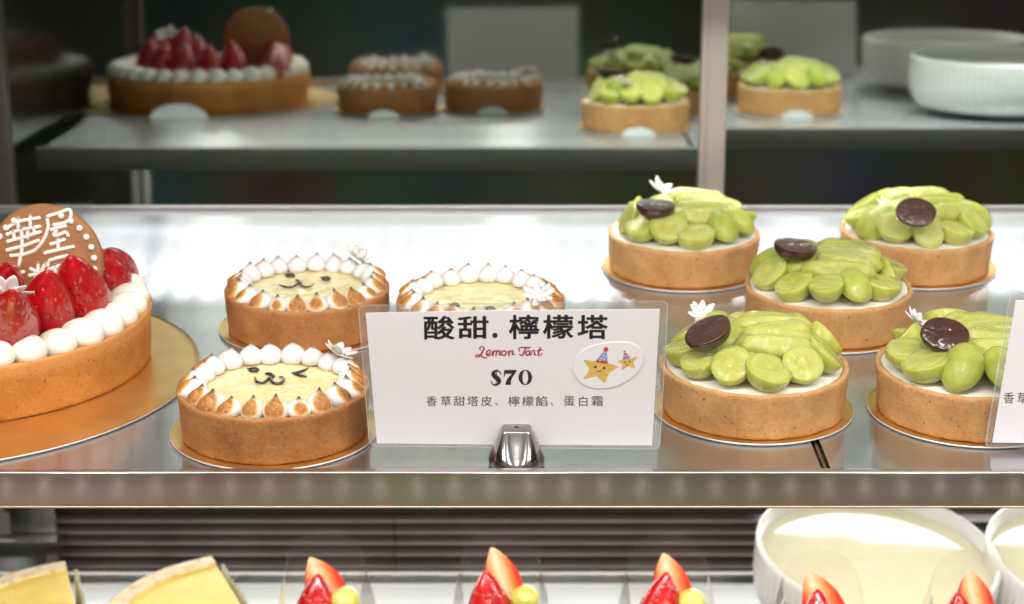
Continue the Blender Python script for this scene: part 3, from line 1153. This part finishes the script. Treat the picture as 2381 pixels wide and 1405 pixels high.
for pts in (  # 華
        [(285, 318), (440, 270), (690, 255)], [(430, 225), (400, 345)], [(580, 205), (555, 330)], [(245, 400), (440, 365), (680, 350)],
        [(340, 370), (330, 480)], [(600, 340), (590, 440)], [(240, 480), (450, 450), (680, 410)], [(440, 340), (415, 560), (340, 765)],
        [(215, 575), (440, 545), (640, 500)], [(250, 640), (420, 640), (560, 610), (640, 560)], [(520, 370), (500, 470)],
        # 屋
        [(780, 250), (930, 225), (1060, 200), (1080, 250), (1050, 310), (960, 345), (840, 350)], [(780, 250), (770, 380), (680, 520), (560, 620)],
        [(800, 400), (900, 385), (1000, 375)], [(900, 385), (830, 470), (990, 440)], [(990, 440), (1010, 490)], [(770, 560), (860, 545), (960, 520)],
        [(880, 490), (860, 620)], [(680, 650), (860, 630), (1060, 610)],
        # 生
        [(210, 790), (140, 870)], [(160, 880), (280, 850), (400, 830)], [(300, 800), (270, 1000)], [(190, 960), (280, 930), (340, 910)], [(180, 1040), (270, 1010), (350, 1020)],
        # 輝
        [(470, 800), (560, 850)], [(590, 740), (560, 900)], [(680, 760), (620, 840)], [(450, 880), (560, 870), (650, 850)], [(540, 890), (480, 980), (380, 1060)], [(580, 880), (560, 980), (500, 1030)],
        [(720, 740), (860, 715), (1000, 715), (960, 790), (860, 830)], [(720, 740), (700, 800)], [(700, 840), (820, 810), (900, 800)], [(800, 780), (770, 930), (730, 1040)],
        [(680, 930), (780, 900), (860, 870)], [(680, 1000), (790, 960), (850, 940)]):
    stroke([cpx(*p) for p in pts])
for k in range(11):
    for sgn in (-1, 1):
        a = R(-62 + 12.4 * k)
        if sgn < 0:
            a = math.pi - a
        dv, df = sphere(14, 10, lambda x, y, z: (x * .145 + 2.28 * math.cos(a), y * .145 + 2.28 * math.sin(a), z * .12 + .21))
        ic.add(dv, df)
ic.build('icing_lettering', M['icing'], pl, True)


# ------------------------------------------------------------------ price cards
class CardPlane:
    def __init__(self, u, v, y, lean):
        """plane through the point at pixel (u,v) standing at depth y, leaning by `lean` towards the viewer"""
        a, b = (u - 1190.5) / FPX, (702.5 - v) / FPX
        d = np.array([a, math.cos(PITCH) + b * math.sin(PITCH), -math.sin(PITCH) + b * math.cos(PITCH)])
        self.o = np.array([0, 0, CAMH]) + d * (y / d[1])
        self.n = np.array([0, -math.cos(lean), -math.sin(lean)])
        self.base = np.array([self.o[0], self.o[1], 0])

    def p(self, u, v, off=0.0):
        a, b = (u - 1190.5) / FPX, (702.5 - v) / FPX
        d = np.array([a, math.cos(PITCH) + b * math.sin(PITCH), -math.sin(PITCH) + b * math.cos(PITCH)])
        c = np.array([0, 0, CAMH])
        t = ((self.o - c) @ self.n) / (d @ self.n)
        return c + d * t + self.n * off - self.base


def z3(x, y):
    return 820 + x * .37726, 580 + y * .37726


def slab(cp, pts, off, thick, name, mat, parent):
    """closed outline (pixels) -> thin solid on the card plane"""
    n = len(pts)
    v = [cp.p(u, v_, off) for u, v_ in pts] + [cp.p(u, v_, off - thick) for u, v_ in pts]
    f = [tuple(range(n)), tuple(range(n, 2 * n))[::-1]] + [(i, n + i, n + (i + 1) % n, (i + 1) % n) for i in range(n)]
    return mesh(name, v, f, mat, parent, False)


def rounded(corners, rad):
    out = []
    n = len(corners)
    for i in range(n):
        p0, p1, p2 = [np.array(corners[(i + k) % n], float) for k in (-1, 0, 1)]
        a = p1 + (p0 - p1) / np.linalg.norm(p0 - p1) * rad
        b = p1 + (p2 - p1) / np.linalg.norm(p2 - p1) * rad
        for k in range(7):
            t = k / 6
            out.append(tuple((1 - t) ** 2 * a + 2 * t * (1 - t) * p1 + t * t * b))
    return out


def flat(cp, v2, faces, off, name, mat, parent):
    return mesh(name, [cp.p(u, v_, off) for u, v_ in v2], faces, mat, parent, False)


def put_text(mbuf, body, x0, y0, x1, y1, bold=0.0):
    """glyph outline fitted in the box (enlargement pixels), collected as photo pixels"""
    v, f = glyphs(body, bold)
    lo, hi = v.min(0), v.max(0)
    q = (v - lo) / (hi - lo)
    pts = [z3(x0 + a * (x1 - x0), y1 - b * (y1 - y0)) for a, b in q]
    mbuf.add([(a, b) for a, b in pts], f)


def strokes2d(mbuf, paths, conv=z3, per=8):
    for path in paths:
        v, f = ribbon([tuple(q) for q in spline(path, per)] if len(path) > 2 else path)
        mbuf.add([conv(a, b) for a, b in v], f)


def poly2d(mbuf, pts, conv=z3):
    mbuf.add([conv(a, b) for a, b in pts], [tuple(range(len(pts)))])


def circ2d(cx, cy_, rx, ry=None, n=22):
    ry = ry or rx
    return [(cx + rx * math.cos(2 * math.pi * i / n), cy_ + ry * math.sin(2 * math.pi * i / n)) for i in range(n)]


cp = CardPlane(1197, 1045, 69.85, R(12))
card = thing('price_card', 'laminated white lemon tart price card with a two star sticker', 'price card', cp.base, 0, 'laminated price cards')
lam = rounded([z3(32, 345), z3(1947, 318), z3(1893, 1232), z3(103, 1212)], 17)
slab(cp, lam, -.012, .02, 'laminate_back', M['laminate'], card)
slab(cp, [z3(80, 392), z3(700, 380), z3(1300, 373), z3(1893, 369), z3(1870, 780), z3(1845, 1208), z3(1000, 1203), z3(150, 1195)], .012, .018, 'paper', M['paper'], card)
n_ = len(lam)
cen = np.mean(lam, 0)
inn = [tuple(np.array(p) + (cen - np.array(p)) / np.linalg.norm(cen - np.array(p)) * 1.6) for p in lam]
flat(cp, lam + inn, [(i, (i + 1) % n_, n_ + (i + 1) % n_, n_ + i) for i in range(n_)], .016, 'laminate_edge', M['film_edge'], card)
tx = MB()
for ch, b in (('酸', (437, 408, 628, 556)), ('甜', (648, 410, 838, 550)), ('檸', (963, 402, 1150, 553)), ('檬', (1172, 402, 1360, 550)), ('塔', (1385, 402, 1573, 552))):
    put_text(tx, ch, *b, bold=.042)
poly2d(tx, circ2d(877, 529, 16))
flat(cp, tx.v, tx.f, .017, 'heading_lettering', M['ink'], card)
tx = MB()
for ch, b in (('香', (455, 903, 520, 965)), ('草', (543, 903, 606, 965)), ('甜', (622, 904, 692, 964)), ('塔', (705, 903, 775, 965)), ('皮', (790, 903, 858, 965)), ('、', (878, 943, 896, 962)),
              ('檸', (958, 903, 1030, 965)), ('檬', (1043, 903, 1115, 965)), ('餡', (1127, 903, 1200, 965)), ('、', (1218, 943, 1236, 962)),
              ('蛋', (1300, 904, 1368, 964)), ('白', (1395, 904, 1448, 966)), ('霜', (1470, 904, 1542, 965))):
    put_text(tx, ch, *b, bold=.012)
flat(cp, tx.v, tx.f, .017, 'ingredient_lettering', M['ink_brown'], card)
tx = MB()
W1 = 10
strokes2d(tx, [[(x, y, w_) for x, y, w_ in p] for p in (
    # L
    [(788, 618, 6), (782, 610, 7), (790, 601, 7), (804, 600, 8), (809, 609, 10), (802, 626, 12), (792, 645, 12), (777, 659, 10), (762, 661, 8), (759, 652, 7), (772, 648, 8), (792, 656, 9), (812, 668, 9), (828, 664, 6)],
    # e
    [(822, 648, 7), (842, 640, 8), (850, 626, 8), (840, 620, 8), (826, 634, 10), (828, 650, 10), (845, 652, 8), (858, 642, 6)],
    # m
    [(858, 642, 6), (868, 624, 9), (864, 652, 11)], [(864, 640, 6), (880, 624, 9), (888, 630, 10), (883, 652, 11)], [(884, 640, 6), (900, 623, 9), (908, 630, 10), (904, 648, 10), (916, 648, 7)],
    # o
    [(938, 624, 8), (922, 628, 10), (918, 644, 10), (930, 653, 9), (944, 644, 10), (946, 630, 9), (936, 624, 8)], [(944, 632, 6), (956, 632, 6), (962, 628, 6)],
    # n
    [(962, 626, 8), (966, 626, 9), (962, 652, 11)], [(963, 640, 6), (980, 624, 9), (988, 630, 10), (984, 646, 10), (998, 646, 7)],
    # T
    [(1030, 628, 7), (1024, 614, 8), (1036, 604, 8), (1060, 604, 10), (1084, 606, 10), (1096, 600, 7)], [(1066, 606, 9), (1060, 626, 12), (1048, 648, 11), (1034, 652, 8), (1030, 644, 7)],
    # a
    [(1090, 626, 8), (1076, 626, 9), (1068, 642, 10), (1076, 653, 9), (1090, 640, 8), (1094, 624, 9), (1090, 646, 11), (1102, 648, 7)],
    # r
    [(1102, 640, 6), (1110, 622, 9), (1122, 628, 9), (1120, 646, 10), (1130, 650, 7)],
    # t
    [(1156, 604, 9), (1148, 630, 11), (1144, 648, 11), (1154, 652, 8), (1168, 640, 6)], [(1136, 624, 7), (1152, 621, 8), (1170, 617, 6)])])
flat(cp, tx.v, tx.f, .017, 'script_lettering', M['ink_red'], card)
tx = MB()
# $70 in a fat serif
strokes2d(tx, [[(914, 772, 5), (909, 757, 8), (893, 748, 10), (874, 753, 18), (867, 767, 25), (878, 783, 29), (896, 799, 29), (903, 815, 24), (894, 829, 14), (877, 835, 10), (861, 828, 8), (853, 810, 5)]])
strokes2d(tx, [[(888, 738, 4), (886, 790, 4), (884, 843, 4)]])
poly2d(tx, [(934, 742), (1010, 742), (1010, 752), (998, 768), (982, 792), (976, 812), (975, 834), (942, 834), (944, 816), (956, 792), (982, 766), (940, 765), (936, 784), (930, 784)])
ou, iu = circ2d(1064, 788, 42, 47, 40), circ2d(1064, 788, 17, 42, 40)
k_ = len(ou)
tx.add([z3(a, b) for a, b in ou + iu], [(i, (i + 1) % k_, k_ + (i + 1) % k_, k_ + i) for i in range(k_)])
flat(cp, tx.v, tx.f, .017, 'price_lettering', M['ink'], card)

sk_pts = [tuple(q) for q in spline([(1362, 740), (1368, 690), (1400, 635), (1455, 600), (1530, 580), (1620, 570), (1700, 572), (1752, 592), (1788, 632), (1790, 675), (1775, 722),
                                    (1745, 766), (1690, 806), (1620, 840), (1530, 853), (1470, 848), (1420, 826), (1382, 790), (1364, 752)], 4)]
sk = slab(cp, [z3(*p) for p in sk_pts], .042, .022, 'star_sticker', M['sticker'], card)


def star(pts):
    out = []
    n = len(pts)
    for i in range(n):
        p0, p1, p2 = [np.array(pts[(i + k) % n], float) for k in (-1, 0, 1)]
        r_ = 7
        a = p1 + (p0 - p1) / np.linalg.norm(p0 - p1) * r_
        b = p1 + (p2 - p1) / np.linalg.norm(p2 - p1) * r_
        out += [tuple(a), tuple(.25 * a + .5 * p1 + .25 * b), tuple(b)]
    return out


def ngon_fan(mbuf, pts):
    c = np.mean(pts, 0)
    mbuf.add([z3(*c)] + [z3(*p) for p in pts], [(0, 1 + i, 1 + (i + 1) % len(pts)) for i in range(len(pts))])


def sub(name, mat, off, fill):
    b = MB()
    fill(b)
    return flat(cp, b.v, b.f, off, name, mat, sk)


def y_(b):
    ngon_fan(b, star([(1420, 677), (1500, 686), (1530, 640), (1572, 697), (1642, 720), (1580, 757), (1553, 824), (1505, 777), (1420, 796), (1461, 737)]))
    ngon_fan(b, star([(1630, 684), (1672, 676), (1690, 648), (1712, 672), (1756, 652), (1728, 695), (1743, 731), (1700, 716), (1653, 744), (1664, 706)]))


sub('star_print', M['ink_yellow'], .046, y_)


def b_(b):
    poly2d(b, [(1508, 680), (1530, 645), (1555, 616), (1562, 616), (1568, 650), (1570, 688)])
    poly2d(b, [(1664, 672), (1668, 664), (1702, 654), (1710, 658), (1708, 664), (1690, 672), (1668, 680)])
    poly2d(b, circ2d(1676, 628, 8))


sub('blue_hat_print', M['ink_blue'], .050, b_)


def r_fill(b):
    strokes2d(b, [[(1506, 683, 15), (1535, 690, 15), (1566, 693, 15)]])
    poly2d(b, circ2d(1561, 612, 14))
    poly2d(b, [(1668, 664), (1670, 646), (1680, 635), (1694, 640), (1702, 653)])


sub('red_hat_print', M['ink_scarlet'], .053, r_fill)


def w_fill(b):
    for x, y in ((1533, 668), (1550, 672), (1545, 650), (1560, 655), (1553, 634), (1524, 680)):
        poly2d(b, circ2d(x, y, 4.2))
    strokes2d(b, [[(1672, 655, 5), (1684, 650, 5), (1698, 646, 5)]])


sub('white_hat_print', M['sticker'], .056, w_fill)


def f_fill(b):
    for x, y, r_ in ((1496, 721, 8), (1550, 728, 8), (1678, 692, 5), (1706, 686, 5)):
        poly2d(b, circ2d(x, y, r_))
    strokes2d(b, [[(1504, 742, 4), (1512, 749, 4), (1519, 747, 4), (1526, 750, 4), (1533, 742, 4)], [(1682, 703, 3), (1691, 709, 3), (1702, 701, 3)]])


sub('face_print', M['ink'], .050, f_fill)


def clip_holder(x, y, label):
    t = thing('card_holder', label, 'card holder', (x, y, 0), 0, 'steel price card holders')

    def sect(hx, hy, p, z):
        o = []
        for i in range(64):
            a = 2 * math.pi * i / 64
            c, s = math.cos(a), math.sin(a)
            o.append((hx * math.copysign(abs(c) ** (2 / p), c), hy * math.copysign(abs(s) ** (2 / p), s), z))
        return o
    secs = [(.55, .55, 2, .0), (1.02, 1.02, 2, .02), (1.10, 1.10, 2, .08), (1.13, 1.13, 2, .24), (1.08, 1.06, 2.2, .42), (.99, .96, 2.6, .60),
            (.80, .74, 3.4, 1.05), (.62, .52, 4.5, 1.46), (.58, .47, 5, 1.55), (.54, .43, 5, 1.585), (.1, .08, 3, 1.59)]
    v, f = [], []
    for q in secs:
        v += sect(*q)
    for k in range(len(secs) - 1):
        for i in range(64):
            j = (i + 1) % 64
            f.append((k * 64 + i, k * 64 + j, (k + 1) * 64 + j, (k + 1) * 64 + i))
    mesh('weighted_base', v, f, M['clip'], t)
    return t


clip_holder(.18, 69.25, 'polished steel cone holding up the lemon tart price card')
cp2 = CardPlane(2600, 1045, 70.6, R(6))
card2 = thing('price_card', 'laminated price card cut off by the right edge of the photo', 'price card', cp2.base, 0, 'laminated price cards')
lam2 = rounded([(2348, 686), (3040, 690), (2985, 1050), (2289, 1040)], 17)
slab(cp2, lam2, -.012, .02, 'laminate_back', M['laminate'], card2)
slab(cp2, [(2362, 698), (3025, 704), (2970, 1038), (2307, 1029)], .012, .018, 'paper', M['paper'], card2)
n_ = len(lam2)
cen = np.mean(lam2, 0)
inn = [tuple(np.array(p) + (cen - np.array(p)) / np.linalg.norm(cen - np.array(p)) * 1.6) for p in lam2]
flat(cp2, lam2 + inn, [(i, (i + 1) % n_, n_ + (i + 1) % n_, n_ + i) for i in range(n_)], .016, 'laminate_edge', M['film_edge'], card2)
tx = MB()
for ch, b in (('香', (2333, 912, 2358, 938)), ('草', (2365, 912, 2391, 938))):
    v, f = glyphs(ch, .012)
    lo, hi = v.min(0), v.max(0)
    q = (v - lo) / (hi - lo)
    tx.add([(b[0] + a * (b[2] - b[0]), b[3] - c * (b[3] - b[1])) for a, c in q], f)
flat(cp2, tx.v, tx.f, .017, 'ingredient_lettering', M['ink_brown'], card2)
clip_holder(cp2.base[0] + .3, 70.0, 'polished steel cone holding the price card at the right edge')


# ------------------------------------------------------------------ bowls
def bowl(x, y, z, rad, h, label, group):
    t = thing('ribbed_bowl', label, 'bowl', (x, y, z), 0, group)
    prof = [(.02, .05), (rad * .48, .05), (rad * .52, 0), (rad * .56, .06), (rad * .60, .22), (rad * .78, .35), (rad * .90, .7), (rad * .965, 1.4), (rad * .99, h * .55), (rad * .995, h * .8), (rad, h - .3),
            (rad - .02, h - .05), (rad - .10, h), (rad - .22, h - .02), (rad - .30, h - .15), (rad - .36, h * .6), (rad - .6, 1.4), (rad * .7, .8), (.02, .7)]
    L = len(prof)

    def fn(a, r, z_, k):
        if 5 <= k <= 9:
            r *= 1 + .010 * abs(math.sin(a * 40)) - .005
        return r, z_
    pr = prof
    v, f = lathe(pr, 480, fn)
    mesh('porcelain', v, f, M['bowl'], t)
    cv, cf = disc(rad - .34, h * .80, 20, 96, lambda a, b: .015 * nse(a * .5, b * .5, x))
    mesh('custard', cv, cf, M['custard'], t)
    return t


def bowl_at(u, v, D, ppc, h, label, group):
    """rim centre pixel and scale (pixels per cm) -> bowl"""
    zc = FPX / ppc
    a, b = (u - 1190.5) / FPX, (702.5 - v) / FPX
    d = np.array([a, math.cos(PITCH) + b * math.sin(PITCH), -math.sin(PITCH) + b * math.cos(PITCH)])
    p = np.array([0, 0, CAMH]) + d * zc
    t = bowl(p[0], p[1], p[2] - h, D / 2, h, label, group)
    t.rotation_euler = (R(6), R(3.5), 0)
    t.location.y += h * math.sin(R(6)) * S
    return t, p


b1, bp1 = bowl_at(2031, 1272, 13.9, 566 / 13.9, 4.6, 'white ribbed bowl of custard behind the strawberry cakes', 'custard bowls on the lower deck')
b2, bp2 = bowl_at(2570, 1290, 13.9, 566 / 13.9, 4.6, 'white ribbed bowl of custard cut off by the right edge', 'custard bowls on the lower deck')
bowl(37.6, 96.2, 0, 7.0, 4.4, 'white ribbed bowl on the upper shelf, seen only mirrored, nearer the doors', 'custard bowls on the upper shelf')
bowl(36.8, 80.6, 0, 7.0, 4.4, 'white ribbed bowl on the upper shelf, seen only mirrored, farther from the doors', 'custard bowls on the upper shelf')


# ------------------------------------------------------------------ lower cakes
def half_berry():
    v, f = berry_verts(3.2, 1.15, seed=9)
    out, inner = [], []
    for x, y, z in v:
        out.append((x, max(y, 0.0 + .06 * (1 - abs(x))) if y < .06 else y, z))
    o = mesh('strawberry_half', [(x, -y, z) for x, y, z in out], [q[::-1] for q in f], [M['berry'], M['berry_cut']])
    me = o.data
    for p in me.polygons:
        if p.normal.y > .6 and p.center.y > -.09 * S:
            p.material_index = 1
    bpy.data.objects.remove(o)
    return me


HALF = half_berry()


WG = proto_mesh('green_grape_ball', *half_grape(.80, .74, .76, .8, .6, 31), M['grape_whole'])


def cake_slice(u, v, y, label, flip=1, rz=0.0, berry_s=1.0, tall=None):
    """strawberry cake wedge in clear film; (u,v) = pixel of the topmost strawberry tip at depth y"""
    a, b = (u - 1190.5) / FPX, (702.5 - v) / FPX
    d = np.array([a, math.cos(PITCH) + b * math.sin(PITCH), -math.sin(PITCH) + b * math.cos(PITCH)])
    p = np.array([0, 0, CAMH]) + d * (y / d[1])
    top = p[2] - DECK
    t = thing('strawberry_cake', label, 'cake slice', (p[0], y, DECK), rz, 'strawberry cake slices in film on the lower deck')
    ch = top - 4.5
    # wedge, tip towards the viewer
    n = 12
    prof = [(0, -6.5)] + [(8.2 * math.sin(R(-20 + 40 * i / n)), -6.5 + 8.6 * math.cos(R(-20 + 40 * i / n))) for i in range(n + 1)]
    m_ = len(prof)
    vv = [(x, yy, z) for z in (.1, ch) for x, yy in prof]
    ff = [tuple(range(m_))[::-1], tuple(range(m_, 2 * m_))] + [(i, (i + 1) % m_, m_ + (i + 1) % m_, m_ + i) for i in range(m_)]
    mesh('sponge', vv, ff, M['sponge'], t, False)
    cv, cf = sphere(32, 16, lambda x, yy, z: (x * 1.9 + .5, yy * 1.5 - .9, ch + .02 + max(z, -.05) * 1.25 * (1 + .15 * nse(x * 2, yy * 2, z * 2))))
    mesh('cream_swirl', cv, cf, M['cream'], t)
    s = berry_s
    rv = random.Random(int(u))
    add(HALF, 'cut_strawberry', t, (.5, -.1, ch + 1.15), (R(rv.uniform(2, 10)), R(rv.uniform(12, 24)), R(rv.uniform(178, 215))), (s * rv.uniform(.95, 1.08), s, s * rv.uniform(1.02, 1.1)))
    add(BERRY[1], 'whole_strawberry', t, (-.45 + rv.uniform(-.12, .12), -1.35, ch + rv.uniform(.1, .5)), (R(6), R(rv.uniform(0, 12)), rv.random() * 6), (s * rv.uniform(.95, 1.12), s * 1.0, s * 1.0))
    add(WG, 'green_grape', t, (1.15, -1.25, ch + 2.15), (.2, .3, .4), (.95, .95, 1.05))
    # film standing round the wedge, open at the tip
    fv, ff = [], []
    path = spline([(-3.1, -2.4), (-3.4, .6), (-2.6, 2.2), (0, 2.6), (2.6, 2.2), (3.4, .6), (2.9, -2.4)], 8)
    hs = [top + .35 - 3.2 * abs((i / (len(path) - 1)) * 2 - 1) ** 1.6 for i in range(len(path))]
    for i, q in enumerate(path):
        for k in range(7):
            z = .1 + (hs[i] - .1) * k / 6
            lean = 1.15 - .55 * (k / 6)
            fv.append((q[0] * lean, q[1] * lean, z))
    for i in range(len(path) - 1):
        for k in range(6):
            ff.append((i * 7 + k, (i + 1) * 7 + k, (i + 1) * 7 + k + 1, i * 7 + k + 1))
    mesh('clear_film', fv, ff, M['wrap'], t)
    return t


cake_slice(752, 1276, 87.5, 'strawberry cake slice on the lower deck, leftmost, beside the cheesecake', 1)
cake_slice(1165, 1274, 87.5, 'strawberry cake slice on the lower deck below the steel card holder', 1, .05)
cake_slice(1555, 1280, 87.5, 'strawberry cake slice in film, just left of the custard bowl', 1, -.05)
cake_slice(1920, 1322, 86.0, 'strawberry cake slice standing in front of the whole custard bowl', 1, .1)
cake_slice(2268, 1322, 86.0, 'strawberry cake slice between the two custard bowls', 1, -.08)


def cheesecake(A, C, label, sweep=62, rz=0.0, h=3.8):
    """A = pixel of the far rim corner, at top height"""
    ztop = DECK + h
    p = at(*A, ztop)
    Rr = 8.3
    dirc = np.array(C, float)
    dirc /= np.linalg.norm(dirc)
    cx, cyy = p[0] + dirc[0] * Rr, p[1] + dirc[1] * Rr
    t = thing('cheesecake_slice', label, 'cake slice', (cx, cyy, DECK), 0, 'cheesecake slices on the lower deck')
    a0 = math.atan2(p[1] - cyy, p[0] - cx)
    n = 26

    def sector(r0, r1, z0, z1, rnd_=0.0):
        v, f = [], []
        for i in range(n + 1):
            a = a0 + R(sweep) * i / n
            for r, z in ((r0, z0), (r1, z0), (r1, z1 - rnd_), (r1 - rnd_ * .4, z1 - rnd_ * .25), (r1 - rnd_, z1), (r0, z1)):
                w_ = .04 * nse(a * 6, z, r)
                v.append(((r + w_) * math.cos(a), (r + w_) * math.sin(a), z))
        for i in range(n):
            for k in range(6):
                f.append((i * 6 + k, (i + 1) * 6 + k, (i + 1) * 6 + (k + 1) % 6, i * 6 + (k + 1) % 6))
        f.append(tuple(range(6)))
        f.append(tuple(n * 6 + k for k in range(6))[::-1])
        return v, f
    mesh('cheese_filling', *sector(.1, Rr - 1.16, .05, h - .18), M['cheese'], t, False)
    mesh('baked_rim', *sector(Rr - 1.15, Rr, .05, h, .25), M['cheese_rim'], t, False)
    # crimped paper along the cut face
    e = np.array([math.cos(a0), math.sin(a0)])
    nn = np.array([e[1], -e[0]])
    v, f = [], []
    for i in range(41):
        q = e * (.5 + (Rr - .6) * i / 40) + nn * (.12 + .10 * math.sin(i * 2.1) + .25)
        z1 = h - .55 + .12 * math.sin(i * 1.7) + .1 * math.sin(i * 3.3)
        v += [(q[0], q[1], .02), (q[0] + nn[0] * .2, q[1] + nn[1] * .2, z1)]
    for i in range(40):
        f.append((2 * i, 2 * i + 2, 2 * i + 3, 2 * i + 1))
    mesh('paper_liner', v, f, M['white_card'], t, True)
    return t


cheesecake((490, 1289), (.40, -.92), 'pale rimmed cheesecake slice, second from the left on the lower deck', 60, h=4.4)
cheesecake((150, 1301), (.32, -.95), 'brown rimmed cheesecake slice at the bottom left corner', 60, h=4.4)
